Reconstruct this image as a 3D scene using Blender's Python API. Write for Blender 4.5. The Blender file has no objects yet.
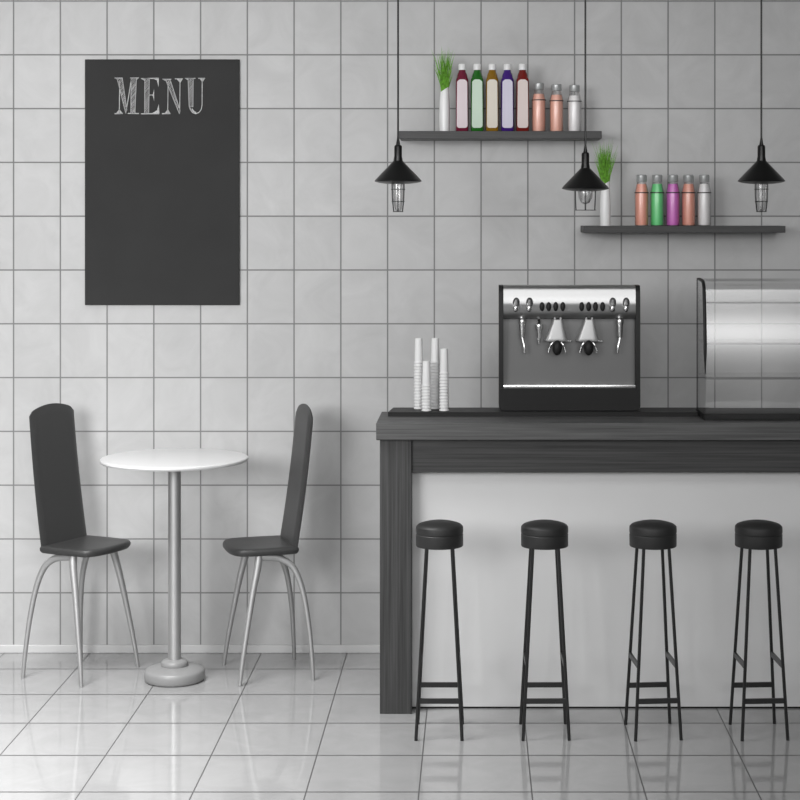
import bpy, bmesh, math, random
from mathutils import Vector, Matrix
random.seed(7)
S = bpy.context.scene
C = S.collection
PI = math.pi

# ------------------------------------------------------------------ camera frame constants
F = 1800.0           # focal length in pixels of an 800 px frame
H = 1.76             # eye height
VX, VY = 475.0, 216.0
WALL = 7.26          # distance of the tiled wall

def X(px, D): return (px - VX) * D / F
def Z(py, D): return H - (py - VY) * D / F

# ------------------------------------------------------------------ materials
def lin(c):
    c = c / 255.0
    return c / 12.92 if c <= 0.04045 else ((c + 0.055) / 1.055) ** 2.4
def col(*rgb):
    if len(rgb) == 1: rgb = rgb * 3
    return (lin(rgb[0]), lin(rgb[1]), lin(rgb[2]), 1.0)

def new_mat(name):
    m = bpy.data.materials.new(name)
    m.use_nodes = True
    nt = m.node_tree
    b = nt.nodes['Principled BSDF']
    return m, nt, b

def plain(name, c, rough=0.5, metal=0.0, spec=0.5, coat=0.0, bump=0.0, bscale=200.0, var=0.0):
    m, nt, b = new_mat(name)
    b.inputs['Base Color'].default_value = c
    b.inputs['Roughness'].default_value = rough
    b.inputs['Metallic'].default_value = metal
    b.inputs['Specular IOR Level'].default_value = spec
    b.inputs['Coat Weight'].default_value = coat
    tc = nt.nodes.new('ShaderNodeTexCoord')
    if bump or var:
        n = nt.nodes.new('ShaderNodeTexNoise')
        n.inputs['Scale'].default_value = bscale
        n.inputs['Detail'].default_value = 3
        nt.links.new(tc.outputs['Object'], n.inputs['Vector'])
        if bump:
            bp = nt.nodes.new('ShaderNodeBump')
            bp.inputs['Strength'].default_value = bump
            bp.inputs['Distance'].default_value = 0.002
            nt.links.new(n.outputs['Fac'], bp.inputs['Height'])
            nt.links.new(bp.outputs['Normal'], b.inputs['Normal'])
        if var:
            r = nt.nodes.new('ShaderNodeValToRGB')
            r.color_ramp.elements[0].position = 0.3
            r.color_ramp.elements[1].position = 0.7
            r.color_ramp.elements[0].color = tuple(max(0, v * (1 - var)) for v in c[:3]) + (1,)
            r.color_ramp.elements[1].color = tuple(min(1, v * (1 + var)) for v in c[:3]) + (1,)
            nt.links.new(n.outputs['Fac'], r.inputs['Fac'])
            nt.links.new(r.outputs['Color'], b.inputs['Base Color'])
    return m

def mth(nt, op, a, b=None, c=None):
    n = nt.nodes.new('ShaderNodeMath'); n.operation = op
    for i, v in enumerate((a, b, c)):
        if v is None: continue
        if isinstance(v, (int, float)): n.inputs[i].default_value = v
        else: nt.links.new(v, n.inputs[i])
    return n.outputs[0]

def tile_mat(name, axes, origin, size, grout_w, tile_c, grout_c, rough, spec, vein=0.06, var=0.03, vscale=7.0, rvar=0.0):
    """square-ish ceramic tiles laid in a straight grid, grout joints and faint marbling"""
    m, nt, b = new_mat(name)
    tc = nt.nodes.new('ShaderNodeTexCoord')
    sp = nt.nodes.new('ShaderNodeSeparateXYZ')
    nt.links.new(tc.outputs['Object'], sp.inputs[0])
    ids, masks = [], []
    for k in range(2):
        u = mth(nt, 'DIVIDE', mth(nt, 'SUBTRACT', sp.outputs[axes[k]], origin[k]), size[k])
        ids.append(mth(nt, 'FLOOR', u))
        d = mth(nt, 'MULTIPLY', mth(nt, 'PINGPONG', u, 0.5), size[k])
        mr = nt.nodes.new('ShaderNodeMapRange')
        mr.interpolation_type = 'SMOOTHSTEP'
        mr.inputs['From Min'].default_value = grout_w[k] * 0.35
        mr.inputs['From Max'].default_value = grout_w[k] * 0.65
        nt.links.new(d, mr.inputs['Value'])
        masks.append(mr.outputs[0])
    mask = mth(nt, 'MINIMUM', masks[0], masks[1])           # 1 on the tile, 0 in the joint
    cx = nt.nodes.new('ShaderNodeCombineXYZ')
    nt.links.new(ids[0], cx.inputs[0]); nt.links.new(ids[1], cx.inputs[1])
    wn = nt.nodes.new('ShaderNodeTexWhiteNoise'); wn.noise_dimensions = '3D'
    nt.links.new(cx.outputs[0], wn.inputs['Vector'])
    off = nt.nodes.new('ShaderNodeVectorMath'); off.operation = 'MULTIPLY_ADD'
    nt.links.new(wn.outputs['Color'], off.inputs[0])
    off.inputs[1].default_value = (9, 9, 9)
    nt.links.new(tc.outputs['Object'], off.inputs[2])
    no = nt.nodes.new('ShaderNodeTexNoise')
    no.inputs['Scale'].default_value = vscale
    no.inputs['Detail'].default_value = 6
    no.inputs['Roughness'].default_value = 0.6
    no.inputs['Distortion'].default_value = 1.2
    nt.links.new(off.outputs[0], no.inputs['Vector'])
    f = mth(nt, 'ADD', 1.0, mth(nt, 'ADD',
            mth(nt, 'MULTIPLY', mth(nt, 'SUBTRACT', no.outputs['Fac'], 0.5), 2 * vein),
            mth(nt, 'MULTIPLY', mth(nt, 'SUBTRACT', wn.outputs['Value'], 0.5), 2 * var)))
    vm = nt.nodes.new('ShaderNodeVectorMath'); vm.operation = 'SCALE'
    vm.inputs[0].default_value = tile_c[:3]
    nt.links.new(f, vm.inputs['Scale'])
    mx = nt.nodes.new('ShaderNodeMix'); mx.data_type = 'RGBA'
    mx.inputs['A'].default_value = grout_c
    nt.links.new(mask, mx.inputs['Factor'])
    nt.links.new(vm.outputs[0], mx.inputs['B'])
    nt.links.new(mx.outputs['Result'], b.inputs['Base Color'])
    rr = mth(nt, 'ADD', mth(nt, 'MULTIPLY', mth(nt, 'SUBTRACT', 1.0, mask), 0.5),
             mth(nt, 'ADD', rough, mth(nt, 'MULTIPLY', mth(nt, 'SUBTRACT', no.outputs['Fac'], 0.5), rvar)))
    nt.links.new(rr, b.inputs['Roughness'])
    b.inputs['Specular IOR Level'].default_value = spec
    bp = nt.nodes.new('ShaderNodeBump')
    bp.inputs['Strength'].default_value = 0.25
    bp.inputs['Distance'].default_value = 0.001
    nt.links.new(mask, bp.inputs['Height'])
    nt.links.new(bp.outputs['Normal'], b.inputs['Normal'])
    return m

def wood_mat(name, stretch, dark, light, rough=0.55):
    m, nt, b = new_mat(name)
    tc = nt.nodes.new('ShaderNodeTexCoord')
    mp = nt.nodes.new('ShaderNodeMapping')
    mp.inputs['Scale'].default_value = stretch
    nt.links.new(tc.outputs['Object'], mp.inputs['Vector'])
    n = nt.nodes.new('ShaderNodeTexNoise')
    n.inputs['Scale'].default_value = 1.0
    n.inputs['Detail'].default_value = 5
    n.inputs['Roughness'].default_value = 0.65
    nt.links.new(mp.outputs[0], n.inputs['Vector'])
    r = nt.nodes.new('ShaderNodeValToRGB')
    r.color_ramp.elements[0].position = 0.28; r.color_ramp.elements[0].color = dark
    r.color_ramp.elements[1].position = 0.74; r.color_ramp.elements[1].color = light
    nt.links.new(n.outputs['Fac'], r.inputs['Fac'])
    nt.links.new(r.outputs['Color'], b.inputs['Base Color'])
    b.inputs['Roughness'].default_value = rough
    bp = nt.nodes.new('ShaderNodeBump')
    bp.inputs['Strength'].default_value = 0.15; bp.inputs['Distance'].default_value = 0.001
    nt.links.new(n.outputs['Fac'], bp.inputs['Height'])
    nt.links.new(bp.outputs['Normal'], b.inputs['Normal'])
    return m

def glass_mat(name, tint=(1, 1, 1, 1), rough=0.02, base=0.04, edge=0.6):
    """thin clear pane: mostly see-through, mirror-like gloss that grows at grazing angles"""
    m = bpy.data.materials.new(name); m.use_nodes = True
    nt = m.node_tree; nt.nodes.clear()
    out = nt.nodes.new('ShaderNodeOutputMaterial')
    tr = nt.nodes.new('ShaderNodeBsdfTransparent'); tr.inputs[0].default_value = tint
    gl = nt.nodes.new('ShaderNodeBsdfGlossy'); gl.inputs['Roughness'].default_value = rough
    lw = nt.nodes.new('ShaderNodeFresnel'); lw.inputs['IOR'].default_value = 1.5
    fac = mth(nt, 'MINIMUM', mth(nt, 'ADD', base - 0.04, lw.outputs[0]), edge)
    mx = nt.nodes.new('ShaderNodeMixShader')
    nt.links.new(fac, mx.inputs[0]); nt.links.new(tr.outputs[0], mx.inputs[1]); nt.links.new(gl.outputs[0], mx.inputs[2])
    nt.links.new(mx.outputs[0], out.inputs[0])
    return m

TW, TH = 46.75 * WALL / F, 53.8 * WALL / F
M = {}
M['wall'] = tile_mat('wall_tiles', (0, 2), (X(13.6, WALL), Z(1.0, WALL)), (TW, TH), (0.0056, 0.0056),
                     col(190), col(132), 0.42, 0.35, vein=0.17, var=0.022, vscale=5.0)
M['floor'] = tile_mat('floor_tiles', (0, 1), (-1.2056, 5.5), (0.3448, 0.3733), (0.0042, 0.0095),
                      col(158), col(76), 0.07, 0.6, vein=0.14, var=0.015, vscale=5.5, rvar=0.08)
M['ceiling'] = plain('ceiling_paint', col(205), 0.9)
M['baseboard'] = plain('baseboard_paint', col(205), 0.4)
M['board'] = plain('chalkboard_slate', col(52), 0.75, spec=0.25, var=0.06, bscale=6)
M['chalk'] = plain('chalk', col(200), 0.95, spec=0.1, var=0.25, bscale=160)
M['wood_v'] = wood_mat('dark_wood_upright_grain', (95, 95, 1.6), col(24), col(76))
M['wood_h'] = wood_mat('dark_wood_level_grain', (1.6, 60, 110), col(24), col(74))
M['wood_top'] = wood_mat('worktop_wood', (1.6, 60, 110), col(48), col(100))
M['shelf'] = wood_mat('shelf_wood', (2.0, 50, 90), col(42), col(70), 0.5)
M['panel'] = plain('counter_panel_paint', col(218), 0.45, var=0.02, bscale=3)
M['black'] = plain('black_lacquer', col(31), 0.45, spec=0.22)
M['blackmetal'] = plain('black_enamel', col(13), 0.3, spec=0.4)
M['stoolmetal'] = plain('black_steel', col(28), 0.35, spec=0.5)
M['leather'] = plain('black_leather', col(40), 0.5, spec=0.5, bump=0.12, bscale=260)
M['chairpad'] = plain('charcoal_upholstery', col(55), 0.42, spec=0.5, bump=0.06, bscale=260)
M['chrome'] = plain('satin_chrome', col(225), 0.25, metal=1.0)
M['legmetal'] = plain('satin_grey_metal', col(172), 0.48, metal=0.6)
M['tablemetal'] = plain('brushed_grey_metal', col(190), 0.44, metal=0.8)
M['basemetal'] = plain('grey_cast_base', col(142), 0.35, spec=0.5)
M['tabletop'] = plain('white_laminate', col(206), 0.3)
M['steel'] = plain('brushed_steel', col(166), 0.34, metal=1.0)
M['steel_dull'] = plain("matt_steel", col(98), 0.45, metal=0.75, spec=0.4)
M['steel_head'] = plain('cast_steel', col(178), 0.42, metal=0.5)
M['cup'] = plain('white_paper', col(222), 0.55)
M['ceramic'] = plain('white_ceramic', col(240), 0.25)
M['grass'] = plain('grass_green', col(118, 176, 64), 0.5, var=0.4, bscale=90)
M['cap_white'] = plain('white_plastic_cap', col(240), 0.35)
M['cap_grey'] = plain('grey_metal_cap', col(178, 180, 180), 0.35, metal=0.4)
M['band'] = plain('dark_rubber_band', col(45), 0.5)
M['glass'] = glass_mat('clear_glass', (0.93, 0.95, 0.95, 1), 0.03, 0.06, 0.7)
M['case_glass'] = glass_mat('display_glass', (0.97, 0.97, 0.97, 1), 0.24, 0.21, 0.75)
M['bottle_glass'] = glass_mat('frosted_bottle_glass', (0.98, 0.98, 0.98, 1), 0.45, 0.12, 0.6)
M['side_glass'] = glass_mat('side_glass', (0.97, 0.97, 0.97, 1), 0.06, 0.05, 0.25)
M['shelf_glass'] = glass_mat('glass_shelf', (0.97, 0.97, 0.97, 1), 0.10, 0.04, 0.06)
M['shelf_edge'] = plain('dark_glass_edge', col(95), 0.3)
M['bulb'] = glass_mat('bulb_glass', (0.94, 0.94, 0.94, 1), 0.28, 0.22, 0.7)

# ------------------------------------------------------------------ mesh helpers
def bm_new(): return bmesh.new()

def box(bm, x0, x1, y0, y1, z0, z1, bev=0.0, seg=2):
    r = bmesh.ops.create_cube(bm, size=1.0)
    vs = r['verts']
    for v in vs:
        v.co = Vector(((x0 + x1) / 2 + v.co.x * (x1 - x0), (y0 + y1) / 2 + v.co.y * (y1 - y0), (z0 + z1) / 2 + v.co.z * (z1 - z0)))
    if bev > 0:
        es = set()
        for v in vs: es.update(v.link_edges)
        bmesh.ops.bevel(bm, geom=list(es), offset=bev, segments=seg, affect='EDGES', profile=0.5)
    return bm

def lathe(bm, prof, seg=32, cx=0.0, cy=0.0, close=False):
    """prof: list of (r, z); r = 0 makes a pole"""
    rings = []
    for r, z in prof:
        if r < 1e-6: rings.append([bm.verts.new((cx, cy, z))])
        else: rings.append([bm.verts.new((cx + r * math.cos(2 * PI * k / seg), cy + r * math.sin(2 * PI * k / seg), z)) for k in range(seg)])
    if close: rings.append(rings[0])
    for a, b in zip(rings[:-1], rings[1:]):
        for k in range(seg):
            k2 = (k + 1) % seg
            if len(a) == 1 and len(b) == 1: continue
            if len(a) == 1: bm.faces.new((a[0], b[k], b[k2]))
            elif len(b) == 1: bm.faces.new((a[k], b[0], a[k2]))
            else: bm.faces.new((a[k], a[k2], b[k2], b[k]))
    return bm

def tube(bm, pts, rad, seg=10, cap=True, closed=False, flat=1.0):
    pts = [Vector(p) for p in pts]
    n = len(pts)
    if not isinstance(rad, (list, tuple)): rad = [rad] * n
    rings = []
    up = None
    for i, p in enumerate(pts):
        if closed: t = pts[(i + 1) % n] - pts[i - 1]
        else: t = pts[min(i + 1, n - 1)] - pts[max(i - 1, 0)]
        t.normalize()
        if up is None:
            up = Vector((0, 0, 1)) if abs(t.z) < 0.9 else Vector((0, 1, 0))
        a = t.cross(up)
        if a.length < 1e-5: a = t.cross(Vector((1, 0, 0)))
        a.normalize(); b = a.cross(t).normalized(); up = b
        rings.append([bm.verts.new(p + a * rad[i] * math.cos(2 * PI * k / seg) + b * rad[i] * flat * math.sin(2 * PI * k / seg)) for k in range(seg)])
    pairs = list(zip(rings[:-1], rings[1:]))
    if closed: pairs.append((rings[-1], rings[0]))
    for r0, r1 in pairs:
        for k in range(seg):
            k2 = (k + 1) % seg
            bm.faces.new((r0[k], r0[k2], r1[k2], r1[k]))
    if cap and not closed:
        bm.faces.new(rings[0][::-1]); bm.faces.new(rings[-1])
    return bm

def spline(pts, n=8):
    """Catmull-Rom through pts (tuples of any length)"""
    out = []
    P = [pts[0]] + list(pts) + [pts[-1]]
    for i in range(1, len(P) - 2):
        p0, p1, p2, p3 = P[i - 1], P[i], P[i + 1], P[i + 2]
        for k in range(n):
            t = k / n
            out.append(tuple(0.5 * (2 * b + (c - a) * t + (2 * a - 5 * b + 4 * c - d) * t * t + (3 * b - a - 3 * c + d) * t ** 3)
                             for a, b, c, d in zip(p0, p1, p2, p3)))
    out.append(tuple(pts[-1]))
    return out

def loft(bm, rings, cap=True):
    R = [[bm.verts.new(p) for p in ring] for ring in rings]
    n = len(R[0])
    for a, b in zip(R[:-1], R[1:]):
        for k in range(n):
            k2 = (k + 1) % n
            bm.faces.new((a[k], a[k2], b[k2], b[k]))
    if cap:
        bm.faces.new(R[0][::-1]); bm.faces.new(R[-1])
    return bm

def prism(bm, poly, axis, a, b):
    """poly: list of 2-D points; extruded along axis (0,1,2) from a to b"""
    def P(u, v, w):
        if axis == 0: return (w, u, v)
        if axis == 1: return (u, w, v)
        return (u, v, w)
    return loft(bm, [[P(u, v, a) for u, v in poly], [P(u, v, b) for u, v in poly]])

def superel(hx, hy, n, z, seg=32, cx=0, cy=0):
    out = []
    for k in range(seg):
        t = 2 * PI * k / seg
        c, s = math.cos(t), math.sin(t)
        out.append((cx + hx * math.copysign(abs(c) ** (2 / n), c), cy + hy * math.copysign(abs(s) ** (2 / n), s), z))
    return out

def rrect(x0, x1, y0, y1, r, n=6):
    out = []
    for cx, cy, a0 in ((x1 - r, y1 - r, 0), (x0 + r, y1 - r, PI / 2), (x0 + r, y0 + r, PI), (x1 - r, y0 + r, 1.5 * PI)):
        for k in range(n + 1):
            t = a0 + PI / 2 * k / n
            out.append((cx + r * math.cos(t), cy + r * math.sin(t)))
    return out

def obj(name, bm, m, parent=None, smooth=True, ang=35):
    bmesh.ops.recalc_face_normals(bm, faces=bm.faces[:])
    me = bpy.data.meshes.new(name)
    bm.to_mesh(me); bm.free()
    me.materials.append(m)
    if smooth:
        me.polygons.foreach_set('use_smooth', [True] * len(me.polygons))
        me.set_sharp_from_angle(angle=math.radians(ang))
    o = bpy.data.objects.new(name, me)
    C.objects.link(o)
    if parent: o.parent = parent
    return o

def tag(o, label, cat, group=None):
    o['label'] = label; o['category'] = cat
    if group: o['group'] = group
    return o

def thing(name, label, cat, loc=(0, 0, 0), rz=0.0, group=None):
    o = bpy.data.objects.new(name, None)
    o.empty_display_size = 0.05
    C.objects.link(o)
    o.location = loc; o.rotation_euler = (0, 0, rz)
    return tag(o, label, cat, group)

def struct(name, bm, m, smooth=False):
    o = obj(name, bm, m, None, smooth)
    o['kind'] = 'structure'
    return o

def dup(root, loc, rz=None, label=None, group=None):
    r = root.copy(); C.objects.link(r)
    r.location = loc
    if rz is not None: r.rotation_euler = (0, 0, rz)
    if label: r['label'] = label
    if group: r['group'] = group
    for ch in list(root.children):
        c = ch.copy(); C.objects.link(c); c.parent = r
        for g in list(ch.children):
            d = g.copy(); C.objects.link(d); d.parent = c
    return r

# ------------------------------------------------------------------ setting
CEIL = 3.1
b = bm_new(); box(b, -5, 5, WALL, WALL + 0.15, 0, CEIL); struct('wall_back', b, M['wall'])
b = bm_new(); box(b, -5, 5, -1.5, WALL + 0.15, -0.1, 0); struct('floor', b, M['floor'])
b = bm_new(); box(b, -5, 5, -1.5, WALL + 0.15, CEIL, CEIL + 0.1); struct('ceiling', b, M['ceiling'])
b = bm_new(); box(b, -5, 5, WALL - 0.014, WALL, 0, Z(645.3, WALL - 0.014), 0.003); struct('baseboard_back', b, M['baseboard'])

# ------------------------------------------------------------------ chalkboard with chalk lettering
BT = 0.016
yb = WALL - BT
cb = thing('chalkboard', 'tall dark grey menu chalkboard hanging on the tiled wall above the round table', 'chalkboard',
           (X(162, yb), yb, Z(182.2, yb)))
hw, hh = (239.2 - 84.8) / 2 * yb / F, (305.2 - 59.4) / 2 * yb / F
b = bm_new(); box(b, -hw, hw, 0, BT + 0.0001, -hh, hh, 0.002); obj('board', b, M['board'], cb, False)

ZS = 7.273
def lp(u, v):   # lettering sketch units -> board metres
    px, py = 105 + u / ZS, 65 + v / ZS
    return (X(px, yb) - cb.location.x, Z(py, yb) - cb.location.z)
def ribbon(bm, pts, w):
    w = w / ZS * yb / F / 2
    q = [Vector((*lp(*p), 0)) for p in pts]
    L, Rr = [], []
    for i, p in enumerate(q):
        t = (q[min(i + 1, len(q) - 1)] - q[max(i - 1, 0)]).normalized()
        nrm = Vector((-t.y, t.x, 0))
        j = random.uniform(0.75, 1.2)
        L.append(p + nrm * w * j); Rr.append(p - nrm * w * j)
    poly = L + Rr[::-1]
    for k in range(len(q) - 1):
        a, bq, c, d = L[k], L[k + 1], Rr[k + 1], Rr[k]
        loft(bm, [[(p.x, -0.0006, p.y) for p in (a, bq, c, d)], [(p.x, 0.0002, p.y) for p in (a, bq, c, d)]])
def clip(p0, p1, poly):
    """part of segment p0-p1 inside a convex polygon"""
    t0, t1 = 0.0, 1.0
    area = sum(poly[i][0] * poly[(i + 1) % len(poly)][1] - poly[(i + 1) % len(poly)][0] * poly[i][1] for i in range(len(poly)))
    pl = poly if area > 0 else poly[::-1]
    dx, dy = p1[0] - p0[0], p1[1] - p0[1]
    for i in range(len(pl)):
        a, c = pl[i], pl[(i + 1) % len(pl)]
        nx, ny = -(c[1] - a[1]), c[0] - a[0]
        num = nx * (p0[0] - a[0]) + ny * (p0[1] - a[1])
        den = nx * dx + ny * dy
        if abs(den) < 1e-9:
            if num < 0: return None
            continue
        t = -num / den
        if den > 0: t0 = max(t0, t)
        else: t1 = min(t1, t)
    if t0 >= t1: return None
    return (p0[0] + dx * t0, p0[1] + dy * t0), (p0[0] + dx * t1, p0[1] + dy * t1)
def hatched(bm, poly, gap=15.0, slope=-1.3, w=3.6):
    for i in range(len(poly)): ribbon(bm, [poly[i], poly[(i + 1) % len(poly)]], 4.0)
    ys = [p[1] for p in poly]; xs = [p[0] for p in poly]
    y = min(ys) - 60
    while y < max(ys) + 90:
        x0, x1 = min(xs) - 2, max(xs) + 2
        s = clip((x0, y), (x1, y + slope * (x1 - x0)), poly)
        if s: ribbon(bm, list(s), w * random.uniform(0.6, 1.3))
        y += gap * random.uniform(0.75, 1.3)
def letter(stems, lines, wedges=()):
    bm = bm_new()
    for p in stems: hatched(bm, p)
    for pts, w in lines: ribbon(bm, pts, w)
    for p in wedges:
        q = [lp(*v) for v in p]
        loft(bm, [[(x, -0.0006, z) for x, z in q], [(x, 0.0002, z) for x, z in q]])
    obj('chalk_letter', bm, M['chalk'], cb, False)
letter([[(88, 98), (126, 98), (160, 325), (150, 350)], [(190, 95), (229, 95), (218, 351), (188, 351)]],
       [([(107, 118), (104, 350)], 5), ([(151, 352), (170, 240), (192, 98)], 5), ([(70, 94), (128, 95)], 6), ([(182, 94), (246, 94)], 6),
        ([(70, 354), (130, 353)], 7), ([(166, 352), (246, 353)], 7)],
       [[(70, 94), (100, 94), (98, 112)], [(104, 320), (130, 353), (80, 353)], [(229, 95), (246, 94), (229, 108)]])
letter([[(290, 97), (323, 97), (318, 352), (288, 352)]],
       [([(262, 99), (390, 96)], 7), ([(262, 355), (394, 353)], 8), ([(320, 218), (354, 218)], 5)],
       [[(392, 94), (389, 160), (378, 112), (350, 99)], [(357, 176), (357, 262), (350, 228), (338, 220), (350, 210)],
        [(396, 352), (340, 352), (378, 330), (391, 285)], [(262, 99), (292, 97), (290, 116)]])
letter([[(440, 106), (474, 106), (546, 330), (542, 356)]],
       [([(459, 125), (456, 350)], 5), ([(546, 105), (543, 352)], 5), ([(418, 103), (482, 104)], 6), ([(508, 101), (566, 100)], 6), ([(415, 354), (476, 353)], 7)],
       [[(418, 103), (448, 104), (446, 120)], [(457, 322), (476, 353), (432, 353)], [(520, 101), (566, 100), (547, 132)]])
letter([[(604, 98), (642, 98), (640, 305), (612, 300)]],
       [([(582, 97), (658, 97)], 6), ([(678, 97), (728, 97)], 6), ([(707, 100), (706, 290), (700, 322), (684, 345), (660, 354), (638, 346), (622, 325), (613, 298)], 6),
        ([(632, 318), (645, 338), (662, 346)], 9)],
       [[(690, 97), (728, 97), (707, 128)], [(582, 97), (606, 97), (604, 112)]])

# ------------------------------------------------------------------ wall shelves
SF = WALL - 0.20
def shelf(label, x0, x1, y0, y1):
    z1, z0 = Z(y0, SF), Z(y1, SF)
    o = thing('wall_shelf', label, 'shelf', ((x0 + x1) / 2, WALL, z1), 0, 'wall shelves')
    h = (x1 - x0) / 2
    b = bm_new(); box(b, -h, h, -0.20, 0, z0 - z1, 0, 0.0015); obj('board', b, M['shelf'], o, False)
    return z1
up_z = shelf('upper dark wooden wall shelf carrying juice bottles and a grass vase', X(399, SF), X(601.8, SF), 131, 138.6)
lo_z = shelf('lower dark wooden wall shelf at right carrying five small bottles and a grass vase', X(583.5, SF), X(785.6, SF), 225.9, 232.8)
SD = 7.13      # bottles stand on this line
kk = SD / F

def grass_vase(label, px, py_base, z):
    o = thing('grass_vase', label, 'potted plant', (X(px, SD), SD, z), 0, 'white vases of grass on the shelves')
    hgt = 45 * kk
    r0, r1, r2 = 5.1 * kk, 5.4 * kk, 4.2 * kk
    # slanted mouth: left side lower
    seg = 28
    prof = [(r0 * 0.92, 0), (r0, 0.003), (r1, hgt * 0.3), (r0, hgt * 0.65), (r2, 1.0 * hgt)]
    b = bm_new(); rings = []
    def slant(x, y, zz): return zz - max(0, (zz - hgt * 0.6)) / (hgt * 0.4) * (0.5 - 0.5 * x / r2) * 5.5 * kk
    for r, zz in spline(prof, 5): rings.append([(r * math.cos(2 * PI * k / seg), r * math.sin(2 * PI * k / seg), slant(r * math.cos(2 * PI * k / seg), 0, zz)) for k in range(seg)])
    for r, zz in ((r2 * 0.86, hgt), (r2 * 0.8, hgt * 0.8)): rings.append([(r * math.cos(2 * PI * k / seg), r * math.sin(2 * PI * k / seg), slant(r * math.cos(2 * PI * k / seg), 0, zz)) for k in range(seg)])
    loft(b, rings); obj('vase', b, M['ceramic'], o)
    b = bm_new()
    for i in range(150):
        a = random.uniform(0, 2 * PI); rr = r2 * 0.8 * math.sqrt(random.random())
        x0, y0 = rr * math.cos(a), rr * math.sin(a)
        L = random.uniform(20, 50) * kk
        if random.random() < 0.2: L *= 1.08
        sx = (x0 / r2) * random.uniform(0.3, 1.0) * 10 * kk + random.uniform(-8.0, 8.0) * kk * (L / (50 * kk))
        sy = (y0 / r2) * random.uniform(0.1, 0.9) * 6 * kk + random.uniform(-2.5, 2.5) * kk
        zb = hgt * 0.82
        w = random.uniform(0.2, 0.38) * kk
        pts = []
        for t in (0, 0.35, 0.7, 1.0):
            pts.append((x0 + sx * t ** 1.5, y0 + sy * t ** 1.5, zb + L * t - 0.05 * L * t * t))
        tube(b, pts, [w, w, w * 0.75, w * 0.12], seg=4)
    g = obj('grass', b, M['grass'], o)
    return o
grass_vase('white slanted vase of green grass at left end of the upper shelf', 444.5, 131, up_z)
grass_vase('white slanted vase of green grass at left end of the lower shelf', 605.3, 225, lo_z)

def liquid(name, c, rough=0.25): return plain(name, c, rough, spec=0.5, coat=0.4)
def tall_bottle(px, dark, labelc, label, nm):
    o = thing('juice_bottle', label, 'bottle', (X(px, SD), SD, up_z), 0, 'tall juice bottles on the upper shelf')
    k = kk * 1.015
    hw = 6.3 * k
    sec = [(0, hw * 0.9, 4), (1.2 * k, hw, 5), (48 * k, hw, 5), (50 * k, hw, 4.5), (51.6 * k, hw * 0.97, 3.6), (53.0 * k, hw * 0.88, 2.8), (55.0 * k, hw * 0.83, 2.2), (57.0 * k, hw * 0.74, 2), (59.0 * k, hw * 0.58, 2), (60.2 * k, hw * 0.53, 2), (61.5 * k, hw * 0.53, 2)]
    b = bm_new(); loft(b, [superel(h, h, n, z) for z, h, n in sec]); obj('bottle_body', b, liquid(nm, dark, 0.12), o)
    b = bm_new(); lathe(b, [(0, 60.8 * k), (3.7 * k, 60.8 * k), (3.8 * k, 61.2 * k), (3.8 * k, 66 * k), (3.3 * k, 66.8 * k), (0, 66.8 * k)], 24); obj('cap', b, M['cap_white'], o)
    b = bm_new()
    prism(b, [(x * (1 if z < 30 * k else 1 - 0.35 * max(0, (z - 46.5 * k) / (4.7 * k)) ** 2), z) for x, z in rrect(-5.3 * k, 5.3 * k, 3.6 * k, 51.2 * k, 2.6 * k)], 1, -hw - 0.0012, -hw + 0.006)
    obj('paper_label', b, plain(nm + '_label', labelc, 0.5), o, False)
tall_bottle(462.2, col(112, 24, 52), col(226, 212, 217), 'tall maroon juice bottle with pale pink label, next to the grass vase', 'maroon_juice')
tall_bottle(477.2, col(30, 104, 26), col(204, 224, 205), 'tall green juice bottle with pale green label on the upper shelf', 'green_juice')
tall_bottle(492.2, col(140, 102, 14), col(226, 218, 204), 'tall amber juice bottle with cream label on the upper shelf', 'amber_juice')
tall_bottle(507.4, col(62, 24, 120), col(213, 209, 226), 'tall violet juice bottle with lavender label on the upper shelf', 'violet_juice')
tall_bottle(522.6, col(118, 24, 18), col(226, 211, 207), 'tall red-brown juice bottle with pale label, next to the small coral bottles', 'red_juice')

def small_bottle(px, z, ht, c, cn, label, group, full=0.875):
    o = thing('drink_bottle', label, 'bottle', (X(px, SD), SD, z), 0, group)
    k = ht / 51.0 * kk
    r = 6.75 * kk
    prof = [(0, 0), (r * 0.92, 0), (r, 1.5 * k), (r, 33.0 * k), (r * 0.98, 34 * k), (r * 0.86, 38 * k), (r * 0.70, 43 * k), (r * 0.68, 44.2 * k), (r * 0.68, 45.2 * k)]
    b = bm_new(); lathe(b, prof + [(0, 45.2 * k)], 28); obj('glass_body', b, M['bottle_glass'], o)
    top = full * 45
    ins = [(0, 0.6 * k), (r * 0.88, 0.6 * k), (r * 0.955, 2 * k), (r * 0.955, 33 * k), (r * 0.93, 34.0 * k), (r * 0.82, 38.0 * k)]
    ins += [(r * (0.82 - 0.032 * (top - 38.0)), top * k), (0, top * k)]
    b = bm_new(); lathe(b, ins, 28); obj('drink', b, liquid(cn, c, 0.3), o)
    b = bm_new(); lathe(b, [(0, 43.9 * k), (5.0 * kk, 43.9 * k), (5.2 * kk, 44.3 * k), (5.2 * kk, 50.2 * k), (4.5 * kk, 51 * k), (0, 51 * k)], 24); obj('cap', b, M['cap_grey'], o)
    b = bm_new(); lathe(b, [(r * 1.0, 32.6 * k), (r * 1.07, 32.7 * k), (r * 1.07, 33.5 * k), (r * 1.0, 33.6 * k)], 28, close=True); obj('shoulder_ring', b, M['band'], o)
coral = col(252, 194, 174)
small_bottle(538.7, up_z, 48.8, coral, 'coral_drink', 'small coral drink bottle on the upper shelf beside the red-brown juice bottle', 'small bottles on the upper shelf')
small_bottle(556.5, up_z, 47.6, coral, 'coral_drink', 'small coral drink bottle on the upper shelf beside the clear bottle', 'small bottles on the upper shelf')
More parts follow.
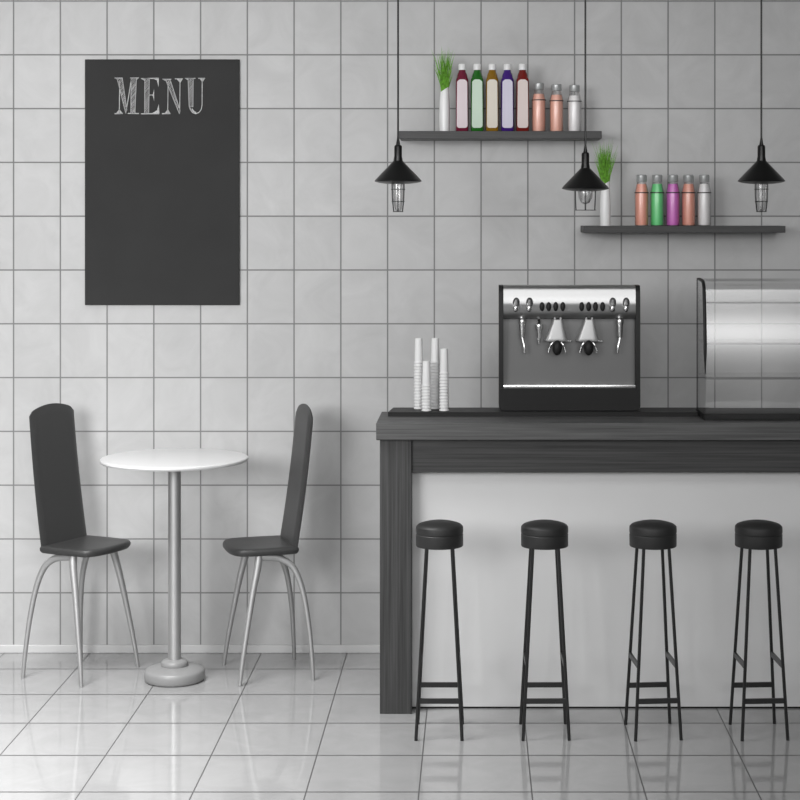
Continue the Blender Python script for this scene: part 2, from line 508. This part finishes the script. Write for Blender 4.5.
small_bottle(574.5, up_z, 46.8, col(250, 248, 248), 'clear_drink', 'small clear bottle at the right of the upper shelf behind a pendant cord', 'small bottles on the upper shelf')
g2 = 'small bottles on the lower shelf'
small_bottle(641.6, lo_z, 51, col(250, 178, 156), 'coral_drink', 'small coral drink bottle on the lower shelf, left of the green bottle', g2, 0.93)
small_bottle(657.2, lo_z, 51, col(114, 232, 146), 'green_drink', 'small bright green drink bottle on the lower shelf', g2, 0.93)
small_bottle(672.9, lo_z, 51, col(232, 122, 218), 'magenta_drink', 'small magenta drink bottle on the lower shelf', g2, 0.93)
small_bottle(688.5, lo_z, 51, col(250, 178, 156), 'coral_drink', 'small coral drink bottle on the lower shelf between magenta and clear bottles', g2, 0.93)
small_bottle(704.2, lo_z, 51, col(250, 248, 248), 'clear_drink', 'small clear bottle at the right end of the lower shelf bottle row', g2, 0.93)

# ------------------------------------------------------------------ bar counter
PF = 3168.0 / 498          # front plane of the upright post
XR = 2.6
bc = thing('bar_counter', 'dark wood framed bar counter with a light grey front panel', 'counter', (0, PF, 0))
SLF = 6.33                 # front edge of worktop
slab_top = Z(423, SLF); slab_bot = Z(440.3, SLF)
BACK = 6.70
pl, pr = X(379.8, PF), X(411.6, PF)
b = bm_new(); box(b, pl, pr, 0, BACK - PF - 0.02, 0, slab_bot, 0.002); obj('post', b, M['wood_v'], bc, False)
b = bm_new(); box(b, pr, XR, 0.012, 0.06, Z(472.5, PF + 0.012), slab_bot, 0.002); obj('rail', b, M['wood_h'], bc, False)
PP = 3168.0 / 492.3
b = bm_new(); box(b, pr, XR, PP - PF, BACK - PF - 0.02, 0.0, slab_bot); obj('front_panel', b, M['panel'], bc, False)
b = bm_new(); box(b, pr, XR, PP - PF - 0.002, PP - PF + 0.001, 0.0, 0.006); obj('shadow_line_strip', b, M['black'], bc, False)  # thin black strip standing in for the shadow line under the panel
ct = thing('countertop', 'long dark wooden worktop lying along the bar counter', 'countertop', (0, SLF, slab_bot))
b = bm_new(); box(b, X(376, SLF), XR, 0, BACK - SLF, 0, slab_top - slab_bot, 0.003); obj('slab', b, M['wood_top'], ct, False)

# black serving tray under the cups and the coffee machine
TF, TB, TZ = 6.536, 6.692, slab_top + 0.016
tr = thing('serving_mat', 'flat black mat on the countertop under the cups and coffee machine', 'mat', (0, TF, slab_top))
b = bm_new(); x0, x1 = X(388, TF), 0.8105
loft(b, [[(u, v, w) for u, v in ((x0, 0), (x1, 0), (x1, 6.626 - TF), (0.87, 6.626 - TF), (0.87, TB - TF), (x0 + 0.012, TB - TF))] for w in (0, 0.016)])
obj('mat_slab', b, M['black'], tr, False)

# ------------------------------------------------------------------ paper cups
ORD = ['topmost', 'second', 'third', 'fourth', 'fifth', 'sixth', 'seventh', 'eighth', 'ninth', 'tenth', 'eleventh', 'twelfth', 'thirteenth',
       'fourteenth', 'fifteenth', 'sixteenth']
def cup_proto(k):
    r = 4.8 * k; h = 25 * k
    b = bm_new()
    lathe(b, [(r * 0.84, 0.0), (r * 0.97, 0.0), (r * 1.03, 0.25 * k), (r * 1.04, 0.8 * k), (r * 1.0, 1.35 * k), (r * 0.94, 1.5 * k), (r * 0.72, 1.55 * k), (r * 0.72, 2.9 * k), (r * 0.88, 3.3 * k), (r * 0.76, h - 0.4 * k), (r * 0.74, h), (r * 0.68, h),
              (r * 0.66, h - 0.8 * k), (0, h - 0.8 * k), (0, h - 1.1 * k), (r * 0.70, h - 1.2 * k)], 24, close=True)
    me = bpy.data.meshes.new('paper_cup')
    bmesh.ops.remove_doubles(b, verts=b.verts[:], dist=1e-6)
    bmesh.ops.recalc_face_normals(b, faces=b.faces[:])
    b.to_mesh(me); b.free()
    me.materials.append(M['cup'])
    me.polygons.foreach_set('use_smooth', [True] * len(me.polygons))
    me.set_sharp_from_angle(angle=math.radians(40))
    return me
cup_me = cup_proto(6.6 / F)
def stack(px, D, n, pitch, where):
    for i in range(n):
        o = bpy.data.objects.new('paper_cup', cup_me); C.objects.link(o)
        o.location = (X(px, D), D, TZ + 0.0003 + (n - 1 - i) * pitch)
        o.rotation_euler = (0, 0, random.uniform(0, 1))
        lab = ('upturned white paper cup, topmost of ' + where) if i == 0 else ('upturned white paper cup, %s from the top of %s' % (ORD[i] if i < n - 1 else 'bottom one, farthest', where))
        if i == n - 1 and i: lab = 'upturned white paper cup at the bottom of ' + where
        tag(o, lab, 'paper cup', 'stacked paper cups on the counter')
pt = 3.07 * 6.6 / F
stack(418.7, 6.645, 16, pt, 'the left rear stack')
stack(426.4, 6.575, 9, pt, 'the shortest stack')
stack(435.2, 6.645, 16, pt, 'the middle rear stack')
stack(444.2, 6.58, 13, pt, 'the right front stack')

# ------------------------------------------------------------------ espresso machine
MD = 6.60
def mx(px): return X(px, MD)
def mz(py): return Z(py, MD)
ex, ez = mx(569.6), TZ
em = thing('espresso_machine', 'black and steel two-group espresso machine standing on the counter mat', 'coffee machine', (ex, MD, ez))
def ux(px): return mx(px) - ex
def uz(py): return mz(py) - ez
dep = 0.088
zt, hx = uz(285.6), ux(640.3)
zb = uz(388.5)
# housing: black side cheeks, rounded at the top, base with rounded lower corners, back plate
b = bm_new()
for s in (-1, 1):
    xo, xi = s * hx, s * (hx - 0.0165)
    prof = [(0, zb - 0.01), (0, zt - 0.03), (0.004, zt - 0.012), (0.014, zt - 0.002), (0.03, zt), (dep, zt), (dep, zb - 0.01)]
    loft(b, [[(xo, y, z) for y, z in prof], [(xi, y, z) for y, z in prof]])
box(b, -hx + 0.0165, hx - 0.0165, dep - 0.012, dep, zb - 0.01, zt - 0.001)
rr = rrect(-hx, hx, 0.0, zb, 0.016)
rr = [(x, z) for x, z in rr if True]
# square upper corners of the base
rr2 = []
for x, z in rr: rr2.append((x, z) if z < zb * 0.6 else ((hx if x > 0 else -hx), zb))
pp = []
for q in rr2:
    if not pp or (abs(q[0] - pp[-1][0]) + abs(q[1] - pp[-1][1])) > 1e-6: pp.append(q)
prism(b, pp, 1, -0.004, dep)
obj('housing', b, M['black'], em, True)
# convex steel control panel
iw = hx - 0.0168
zp = uz(318.5)
prof = spline([(0.062, zt - 0.0005), (0.020, zt - 0.002), (0.0085, zt - 0.010), (0.0035, zt - 0.030), (0.0, zt - 0.055), (0.0, zt - 0.075), (0.006, zt - 0.100), (0.018, zp)], 6)
prof += [(0.052, zp + 0.002)]
b = bm_new(); loft(b, [[(-iw, y, z) for y, z in prof] , [(iw, y, z) for y, z in prof]]); obj('control_panel', b, M['steel'], em)
# recessed splash panel, curved out to the ledge at the bottom
prof = spline([(0.050, zp + 0.004), (0.046, zp - 0.03), (0.042, zp - 0.12), (0.036, zb + 0.010), (0.034, zb + 0.0005)], 5) + [(0.06, zb + 0.0005), (0.06, zp + 0.004)]
b = bm_new(); loft(b, [[(-iw, y, z) for y, z in prof], [(iw, y, z) for y, z in prof]]); obj('splash_panel', b, M['steel_dull'], em)
b = bm_new(); box(b, -iw, iw, -0.006, 0.035, zb, uz(384.6), 0.003); obj('drip_ledge', b, M['chrome'], em)
def ellipsoid(bm, cx, cy, cz, rx, ry, rz, seg=16, rings=10):
    r = bmesh.ops.create_uvsphere(bm, u_segments=seg, v_segments=rings, radius=1.0)
    for v in r['verts']: v.co = Vector((cx + v.co.x * rx, cy + v.co.y * ry, cz + v.co.z * rz))
kp = MD / F
for px in (516.3, 529.6, 612.8, 626.2):
    # dial with a dark seat and a chrome lever tongue
    b = bm_new(); ellipsoid(b, ux(px), 0.0, uz(302.5), 3.5 * kp, 0.008, 5.0 * kp)
    d = obj('dial', b, M['steel_dull'], em)
    b = bm_new(); ellipsoid(b, ux(px - 0.6), -0.010, uz(308.0), 2.9 * kp, 0.010, 4.0 * kp)
    tube(b, [(ux(px), -0.008, uz(300)), (ux(px - 0.3), -0.013, uz(305))], [1.3 * kp, 2.2 * kp], 10)
    obj('dial_tongue', b, M['chrome'], d)
for px in (542.0, 548.7, 555.7, 562.8, 581.7, 588.6, 595.5, 602.6):
    b = bm_new(); ellipsoid(b, ux(px), -0.003, uz(306.6), 2.6 * kp, 0.006, 4.7 * kp)
    obj('button', b, M['black'], em)
def wand(px, s, small=False):
    y = 0.012
    b = bm_new()
    if not small:
        prof = [(0, uz(337.5)), (2.5 * kp, uz(337.5)), (3.1 * kp, uz(326)), (3.1 * kp, uz(324)), (0, uz(324))]
        lathe(b, prof, 16, ux(px), y)
        tube(b, spline([(ux(px - 0.3 * s), y, uz(336)), (ux(px + 0.6 * s), y - 0.003, uz(341)), (ux(px + 2.0 * s), y - 0.006, uz(347)), (ux(px + 2.4 * s), y - 0.006, uz(353))], 5), 1.4 * kp, 10)
        y0, y1, r = 324.3, 319.8, 3.9 * kp
    else:
        lathe(b, [(0, uz(344)), (1.0 * kp, uz(344)), (1.5 * kp, uz(338)), (2.6 * kp, uz(330)), (2.6 * kp, uz(328)), (0, uz(328))], 16, ux(px), y)
        y0, y1, r = 329, 324.5, 3.6 * kp
    w = obj('steam_wand' if not small else 'water_spout', b, M['chrome'], em)
    b = bm_new(); lathe(b, [(0, uz(y0)), (r * 0.95, uz(y0)), (r, uz(y0 - 0.8)), (r, uz(y1 + 0.8)), (r * 0.95, uz(y1)), (0, uz(y1))], 16, ux(px), y)
    tube(b, [(ux(px), y, uz(y1 + 1)), (ux(px), y + 0.02, uz(y1 - 2)), (ux(px), 0.05, uz(y1 - 3))], 1.8 * kp, 8)
    obj('collar', b, M['chrome'], w)
wand(522.3, 1); wand(620.0, -1); wand(539.2, 1, True)
for cx in (557.2, 588.6):
    # flared group head, portafilter with black handle knob and twin spouts
    b = bm_new()
    t0, t1, b0, b1 = cx - 4.6, cx + 5.6, cx - 12.2, cx + 10.2
    def ring(py, l, r, hy): return superel((ux(r) - ux(l)) / 2, hy, 5.0, uz(py), 32, (ux(l) + ux(r)) / 2, 0.018)
    loft(b, [ring(341.2, b0 + 0.5, b1 - 0.5, 0.033), ring(340.6, b0, b1, 0.034), ring(338.5, b0 + 0.7, b1 - 0.7, 0.034), ring(322, t0, t1, 0.024), ring(320, t0 + 0.3, t1 - 0.3, 0.023), ring(319.5, t0 + 0.9, t1 - 0.9, 0.021)])
    for q in (-2.2, 3.6): lathe(b, [(0, uz(320)), (1.3 * kp, uz(320)), (1.3 * kp, uz(317.6)), (0, uz(317.2))], 12, ux(cx + q), 0.006)
    gh = obj('group_head', b, M['steel_head'], em)
    b = bm_new(); tube(b, [(ux(b1 - 2), -0.004, uz(341)), (ux(b1 + 2.5), -0.008, uz(341))], 0.7 * kp, 8); ellipsoid(b, ux(b1 + 3), -0.008, uz(341), 1.2 * kp, 1.2 * kp, 1.0 * kp)
    obj('side_lever', b, M['chrome'], gh)
    b = bm_new(); h = cx - 0.4
    lathe(b, [(0, uz(343.5)), (6.2 * kp, uz(343.5)), (6.4 * kp, uz(341.4)), (0, uz(341.4))], 20, ux(h), 0.005)
    for s in (-1, 1):
        tube(b, spline([(ux(h + s * 3.0), -0.006, uz(341.5)), (ux(h + s * 5.6), -0.008, uz(344)), (ux(h + s * 7.4), -0.008, uz(348)), (ux(h + s * 8.4), -0.008, uz(352.3))], 5), [1.3 * kp] * 8 + [1.1 * kp] * 8, 10)
    pf = obj('portafilter', b, M['chrome'], em)
    b = bm_new(); tube(b, [(ux(h), 0, uz(342.6)), (ux(h), -0.02, uz(344.0)), (ux(h), -0.03, uz(344.8))], [2.2 * kp] * 3, 12)
    ellipsoid(b, ux(h), -0.030, uz(347.2), 4.9 * kp, 0.016, 7.6 * kp, 20, 12)
    obj('handle', b, M['black'], pf)

# ------------------------------------------------------------------ glass display case
XL, XE = 0.8122, 2.35
zc = slab_top
dc = thing('display_case', 'curved glass food display case with three inner shelves at the right end of the countertop', 'display case', (XL, 6.42, zc))
gp = spline([(6.60, 1.531), (6.50, 1.530), (6.44, 1.5265), (6.416, 1.518), (6.404, 1.504), (6.397, 1.480), (6.382, 1.40), (6.3715, 1.31), (6.367, 1.20), (6.370, 1.10), (6.388, zc + 0.002)], 6)
b = bm_new(); box(b, 0.003, XE - XL, 0.004, 0.20, 0, 0.0225, 0.002); obj('base', b, M['black'], dc, False)
# front pane (sheet with real thickness)
inn = []
for i, (y, z) in enumerate(gp):
    y0, z0 = gp[max(i - 1, 0)]; y1, z1 = gp[min(i + 1, len(gp) - 1)]
    t = Vector((y1 - y0, z1 - z0)).normalized()
    inn.append((y - t.y * 0.005 if False else y + 0.005 * -t.y, z + 0.005 * t.x))
poly = [(y - 6.42, z - zc) for y, z in gp]
polyi = []
for i, (y, z) in enumerate(gp):
    y0, z0 = gp[max(i - 1, 0)]; y1, z1 = gp[min(i + 1, len(gp) - 1)]
    t = Vector((y1 - y0, z1 - z0)).normalized()
    nrm = Vector((-t.y, t.x))          # pointing inwards (towards +y / down)
    if nrm.x < 0 and abs(t.x) < 0.9: nrm = -nrm
    if abs(t.x) >= 0.9: nrm = Vector((0, -1))
    polyi.append((y - 6.42 + nrm.x * 0.004, z - zc + nrm.y * 0.004))
b = bm_new()
n = len(poly)
V = [[[b.verts.new((x, y, z)) for y, z in P] for P in (poly, polyi)] for x in (0.006, XE - XL - 0.006)]
for i in range(n - 1):
    b.faces.new((V[0][0][i], V[0][0][i + 1], V[1][0][i + 1], V[1][0][i]))
obj('curved_front_glass', b, M['case_glass'], dc, True, 60)
for nm, xa, xb in (('end_glass', 0.0, 0.005), ('end_glass', XE - XL - 0.005, XE - XL)):
    b = bm_new(); prism(b, poly + [(0.18, 0.0)], 0, xa, xb); e = obj(nm, b, M['side_glass'], dc, False)
    b = bm_new(); tube(b, [(xa + 0.0025, 0.18, 0), (xa + 0.0025, 0.18, 1.531 - zc)], 0.0025, 8)
    e0 = [(xa + 0.0025, y, z) for y, z in poly if z + zc > 1.19]
    rad = [0.0062 * min(1.0, 0.35 + 0.12 * i) * max(0.15, min(1.0, (p[2] + zc - 1.18) / 0.10)) for i, p in enumerate(e0)]
    tube(b, e0, rad, 8)
    obj('dark_edge_trim', b, M['black'], e)
for py in (303.0, 343.7, 378.3):
    D = 6.395
    z = Z(py, D) - zc
    b = bm_new(); box(b, 0.006, XE - XL - 0.006, D - 6.42, 0.165, z - 0.004, z + 0.004, 0.001); gs = obj('glass_shelf', b, M['shelf_glass'], dc, False)
    b = bm_new(); box(b, 0.006, XE - XL - 0.006, D - 6.4235, D - 6.42, z - 0.004, z + 0.004); obj('front_edge', b, M['shelf_edge'], gs, False)

# ------------------------------------------------------------------ pendant lamps
def pendant(px, D, rim, wide, label):
    k = D / F
    zr = Z(rim, D)
    o = thing('pendant_lamp', label, 'pendant lamp', (X(px, D), D, CEIL), 0, 'black pendant lamps above the counter')
    def q(dy): return zr - CEIL + dy * k     # height above the rim in photo units
    b = bm_new(); lathe(b, [(0, 0), (0.045, 0), (0.045, -0.012), (0.03, -0.024), (0.006, -0.03), (0, -0.03)], 24); obj('ceiling_rose', b, M['blackmetal'], o)
    b = bm_new(); tube(b, [(0, 0, -0.028), (0, 0, q(44)), (0, 0, q(36.5))], [0.95 * k] * 3, 10); obj('cord', b, M['blackmetal'], o)
    b = bm_new(); lathe(b, [(0, q(44)), (0.9 * k, q(44)), (2.1 * k, q(36.5)), (3.4 * k, q(35.8)), (3.9 * k, q(34.5)), (3.9 * k, q(25)), (4.6 * k, q(21)), (4.6 * k, q(17)), (0, q(17))], 24); obj('socket', b, M['blackmetal'], o)
    b = bm_new(); lathe(b, [(4.7 * k, q(20.5)), (6.5 * k, q(18.5)), (21.5 * k, q(3.0)), (23.7 * k, q(0.4)), (23.2 * k, q(-0.3)), (19.0 * k, q(-1.6)), (12.0 * k, q(-2.5)), (6.6 * k, q(-2.7)), (6.2 * k, q(2)), (6.0 * k, q(17)), (4.5 * k, q(19.0))], 40, close=True); obj('shade', b, M['blackmetal'], o)
    b = bm_new()
    if wide: lathe(b, [(0, q(12)), (4.5 * k, q(12)), (6.6 * k, q(3)), (7.4 * k, q(-3)), (7.0 * k, q(-9)), (4.5 * k, q(-14)), (0, q(-16))], 24)
    else: lathe(b, [(0, q(12)), (5.0 * k, q(12)), (5.4 * k, q(2)), (5.4 * k, q(-16)), (4.6 * k, q(-21)), (3.6 * k, q(-27)), (2.6 * k, q(-29.5)), (0, q(-30))], 24)
    obj('bulb', b, M['bulb'], o)
    b = bm_new(); r = 0.36 * k
    lathe(b, [(0, q(17)), (3.6 * k, q(17)), (3.8 * k, q(5)), (3.0 * k, q(1.5)), (0, q(1.5))], 16)
    def ringw(rr, zz): tube(b, [(rr * math.cos(2 * PI * i / 28), rr * math.sin(2 * PI * i / 28), zz) for i in range(28)], r, 6, closed=True)
    if wide:
        for i in range(6):
            a = 2 * PI * i / 6 + 0.5
            pts = [(rr * k * math.cos(a), rr * k * math.sin(a), q(zz)) for rr, zz in ((10.8, 10), (11.6, -1), (11.4, -10), (10.8, -21.5))]
            tube(b, pts, r, 6)
        ringw(10.8 * k, q(-21.5)); ringw(11.0 * k, q(7))
    else:
        for i in range(6):
            a = 2 * PI * i / 6 + 0.5
            pts = [(rr * k * math.cos(a), rr * k * math.sin(a), q(zz)) for rr, zz in ((6.2, 12), (6.9, -4), (6.7, -14), (6.3, -20.5), (5.3, -28), (4.9, -30.5))]
            tube(b, pts, r, 6)
        ringw(6.95 * k, q(-8)); ringw(6.4 * k, q(-20.3)); ringw(5.0 * k, q(-30.3)); ringw(6.2 * k, q(12))
        for a in (0.5, 0.5 + PI / 3, 0.5 + 2 * PI / 3):
            c_, s_ = 4.9 * k * math.cos(a), 4.9 * k * math.sin(a)
            tube(b, [(c_, s_, q(-30.4)), (-c_, -s_, q(-30.4))], r, 6)
    obj('wire_cage', b, M['blackmetal'], o)
pendant(398.1, 6.40, 181.3, False, 'black cone pendant lamp hanging before the left end of the upper shelf')
pendant(585.4, 6.40, 188.6, True, 'black cone pendant lamp with wide wire cage hanging between the two shelves')
pendant(761.4, 6.40, 181.3, False, 'black cone pendant lamp hanging before the right end of the lower shelf')

# ------------------------------------------------------------------ bar stools
def make_stool():
    o = thing('bar_stool', '', 'bar stool', (0, 0, 0), 0, 'bar stools along the counter')
    r = 0.0805
    b = bm_new(); lathe(b, [(0, 0.636), (r * 0.985, 0.636), (r, 0.638), (r, 0.676), (r * 0.97, 0.679), (0, 0.679)], 48); obj('seat_band', b, M['leather'], o)
    b = bm_new(); lathe(b, [(0, 0.678)] + spline([(r * 0.97, 0.678), (r * 1.0, 0.683), (r * 1.0, 0.697), (r * 0.975, 0.704), (r * 0.84, 0.7115), (r * 0.45, 0.7195), (0.0, 0.722)], 5), 48); obj('seat_cushion', b, M['leather'], o)
    def leg_at(sx, sy, z):
        t = z / 0.64
        return Vector((sx * (0.0775 + (0.043 - 0.0775) * t), sy * (0.099 + (0.063 - 0.099) * t), z))
    for sy in (-1, 1):
        for sx in (-1, 1):
            b = bm_new(); tube(b, [leg_at(sx, sy, 0.0), leg_at(sx, sy, 0.3), leg_at(sx, sy, 0.64)], 0.0057, 10); obj('leg', b, M['stoolmetal'], o)
    def bar(p, q):
        b = bm_new()
        d = (q - p).normalized(); up = Vector((0, 0, 1)); s = d.cross(up).normalized() * 0.004; up = up * 0.0085
        loft(b, [[tuple(e + s * a + up * c) for a, c in ((-1, -1), (1, -1), (1, 1), (-1, 1))] for e in (p, q)])
        obj('foot_rail', b, M['stoolmetal'], o, False)
    for sy, z in ((-1, 0.131), (1, 0.138)): bar(leg_at(-1, sy, z), leg_at(1, sy, z))
    for sx in (-1, 1): bar(leg_at(sx, -1, 0.246), leg_at(sx, 1, 0.246))
    return o
st = make_stool()
SY = 6.137
st.location = (X(439.6, SY), SY, 0); st['label'] = 'round black bar stool nearest the dark counter post'
dup(st, (X(544.6, SY), SY, 0), 0.015, 'round black bar stool, second from the dark counter post')
dup(st, (X(653.0, SY), SY, 0), 0.085, 'round black bar stool, third from the dark counter post')
dup(st, (X(758.6, SY), SY, 0), 0.06, 'round black bar stool at the far right, below the display case')

# ------------------------------------------------------------------ round table
TD = 6.826
tb = thing('round_table', 'small round white pedestal table between two dark chairs', 'table', (X(174.6, TD), TD, 0))
kt = TD / F
zt_ = Z(457.5, TD); rt = 73.4 * kt
b = bm_new(); lathe(b, [(0, zt_ - 0.017), (rt * 0.94, zt_ - 0.017), (rt * 0.985, zt_ - 0.014), (rt, zt_ - 0.008), (rt * 0.998, zt_ - 0.003), (rt * 0.985, zt_), (0, zt_)], 72); obj('tabletop', b, M['tabletop'], tb)
b = bm_new(); lathe(b, [(0, 0.06), (6.4 * kt, 0.06), (6.4 * kt, zt_ - 0.016), (0, zt_ - 0.016)], 32); obj('column', b, M['tablemetal'], tb)
b = bm_new(); lathe(b, [(0, 0)] + spline([(0.104, 0.0), (0.112, 0.006), (0.1145, 0.022), (0.112, 0.038), (0.102, 0.046), (0.085, 0.051), (0.06, 0.055), (0.05, 0.056)], 4) + [(0, 0.056)], 56); obj('base', b, M['basemetal'], tb)
b = bm_new(); lathe(b, [(0, 0.052)] + spline([(0.050, 0.054), (0.0515, 0.062), (0.049, 0.072), (0.040, 0.078), (0.028, 0.081)], 4) + [(0, 0.081)], 40); obj('collar', b, M['basemetal'], tb)

# ------------------------------------------------------------------ dining chairs
def make_chair():
    o = thing('dining_chair', '', 'chair', (0, 0, 0), 0, 'dark chairs at the round table')
    zs = 0.503
    # seat: straight sides, bowed front, slightly dished, soft edge (x forward, y sideways)
    out = []
    W = 0.140
    out.append((-0.085, -W + 0.012)); out.append((-0.078, -W + 0.003)); out.append((-0.065, -W))
    for k in range(5): out.append((-0.02 + k * 0.028, -W - 0.004 * math.sin(PI * (k + 1) / 6)))
    for k in range(1, 16):
        t = -PI / 2 + PI * k / 16
        out.append((0.112 + 0.066 * abs(math.cos(t)) ** 0.75, W * math.copysign(abs(math.sin(t)) ** 0.85, math.sin(t))))
    for k in range(4, -1, -1): out.append((-0.02 + k * 0.028, W + 0.004 * math.sin(PI * (k + 1) / 6)))
    out += [(-0.065, W), (-0.078, W - 0.003), (-0.085, W - 0.012)]
    def scaled(s, z, inset): 
        cx = 0.03
        res = []
        for x, y in out:
            l = math.hypot(x - cx, y)
            f = max(0.0, (l - inset) / l)
            res.append((cx + (x - cx) * f, y * f, z))
        return res
    b = bm_new(); loft(b, [scaled(1, zs - 0.030, 0.020), scaled(1, zs - 0.027, 0.008), scaled(1, zs - 0.018, 0.001), scaled(1, zs - 0.010, 0.0), scaled(1, zs - 0.004, 0.003), scaled(1, zs - 0.0005, 0.009), scaled(1, zs, 0.018), scaled(1, zs - 0.001, 0.05), scaled(1, zs - 0.002, 0.10)])
    obj('seat', b, M['chairpad'], o)
    # backrest: tall, gently curved, crowned top
    hb, ht = 0.133, 0.128
    def prof(z):
        t = (z - (zs - 0.02)) / 0.56
        return -0.070 - 0.095 * t + 0.026 * t * t
    cols = 17; rows = 26
    th = 0.022
    front, back = [], []
    for i in range(rows + 1):
        fr, bk = [], []
        for j in range(cols + 1):
            u = -1 + 2 * j / cols
            ztop = 1.030 - 0.026 * u * u - 0.012 * max(0, (abs(u) - 0.8) / 0.2) ** 2
            z = (zs - 0.020) + (ztop - (zs - 0.020)) * i / rows
            w = hb + (ht - hb) * i / rows
            edge = max(0.0, (abs(u) - 0.80) / 0.20); et = max(0.0, (i - rows * 0.93) / (rows * 0.07))
            e = min(1.0, math.hypot(edge, et))
            half = th / 2 * math.sqrt(max(0.05, 1 - e * e))
            x = prof(z)
            y = w * u
            fr.append((x + half, y, z)); bk.append((x - half, y, z))
        front.append(fr); back.append(bk)
    b = bm_new()
    A = [[b.verts.new(p) for p in r] for r in front]; B = [[b.verts.new(p) for p in r] for r in back]
    for i in range(rows):
        for j in range(cols):
            b.faces.new((A[i][j], A[i][j + 1], A[i + 1][j + 1], A[i + 1][j]))
            b.faces.new((B[i][j + 1], B[i][j], B[i + 1][j], B[i + 1][j + 1]))
        for j in (0, cols): b.faces.new((A[i][j], B[i][j], B[i + 1][j], A[i + 1][j]))
    for i in (0, rows):
        for j in range(cols): b.faces.new((A[i][j], A[i][j + 1], B[i][j + 1], B[i][j]))
    obj('backrest', b, M['chairpad'], o, True, 60)
    # legs: each side is an arch of two tapering curved legs
    zt = zs - 0.032
    for sy in (-1, 1):
        rear = spline([(-0.131, 0.170, 0.0), (-0.127, 0.163, 0.09), (-0.116, 0.150, 0.22), (-0.095, 0.136, 0.345), (-0.062, 0.125, 0.425), (-0.015, 0.118, 0.458), (0.03, 0.115, zt - 0.004), (0.06, 0.114, zt - 0.001)], 5)
        front_ = spline([(0.150, 0.170, 0.0), (0.138, 0.163, 0.09), (0.116, 0.150, 0.22), (0.093, 0.136, 0.345), (0.074, 0.125, 0.43), (0.066, 0.115, zt + 0.006)], 5)
        for pts in (rear, front_):
            nn = len(pts)
            rad = [0.0070 + 0.0085 * min(1.0, 1.15 * i / nn) for i in range(nn)]
            b = bm_new(); tube(b, [(x, sy * y, z) for x, y, z in pts], rad, 12); obj('leg', b, M['legmetal'], o)
    return o
ch = make_chair()
ch.location = (-1.527, 6.945, 0); ch.rotation_euler = (0, 0, math.radians(-27)); ch['label'] = 'dark high-back chair with chrome legs left of the round table'
dup(ch, (-0.790, 6.945, 0), math.radians(180 + 18), 'dark high-back chair with chrome legs between the round table and the counter')

# ------------------------------------------------------------------ camera
cd = bpy.data.cameras.new('camera')
cam = bpy.data.objects.new('camera', cd); C.objects.link(cam)
cam.location = (0, 0, H); cam.rotation_euler = (PI / 2, 0, 0)
cd.sensor_width = 36.0; cd.sensor_fit = 'HORIZONTAL'; cd.lens = F / 800 * 36.0
cd.shift_x = -(VX - 400) / 800.0
cd.shift_y = -(400 - VY) / 800.0
cd.clip_start = 0.05; cd.clip_end = 50
S.camera = cam

# ------------------------------------------------------------------ light
W = bpy.data.worlds.new('world'); S.world = W; W.use_nodes = True
bg = W.node_tree.nodes['Background']
bg.inputs['Color'].default_value = (1, 1, 1, 1); bg.inputs['Strength'].default_value = 0.14
def area(name, loc, target, sx, sy, power):
    l = bpy.data.lights.new(name, 'AREA'); l.shape = 'RECTANGLE'; l.size = sx; l.size_y = sy; l.energy = power
    o = bpy.data.objects.new(name, l); C.objects.link(o); o.location = loc
    o.rotation_euler = (Vector(target) - Vector(loc)).to_track_quat('-Z', 'Y').to_euler()
    return o
area('left_key_light', (-3.0, 1.3, 2.5), (-2.2, 7.2, 1.9), 2.2, 2.0, 58).data.spread = math.radians(80)  # unseen key light from the front left, direction follows the shadows
area('added_front_fill', (0.8, -1.2, 2.55), (0.8, 7.0, 1.5), 4.2, 1.2, 100)  # unseen fill added behind the camera to put a reflection in the case glass
area('added_left_floor_light', (-1.75, 5.3, 3.05), (-1.75, 5.3, 0), 1.4, 1.2, 64).data.spread = math.radians(95)  # unseen overhead light added to brighten the floor at left
area('added_shelf_shadow_light', (0.6, 4.3, 3.05), (0.6, 7.26, 1.5), 2.6, 1.6, 6.5).data.spread = math.radians(80)  # unseen light added to throw shadows below the wall shelves

S.view_settings.view_transform = 'Standard'
S.view_settings.look = 'None'
S.view_settings.gamma = 1.0
S.view_settings.use_curve_mapping = False
S.view_settings.exposure = 0.06
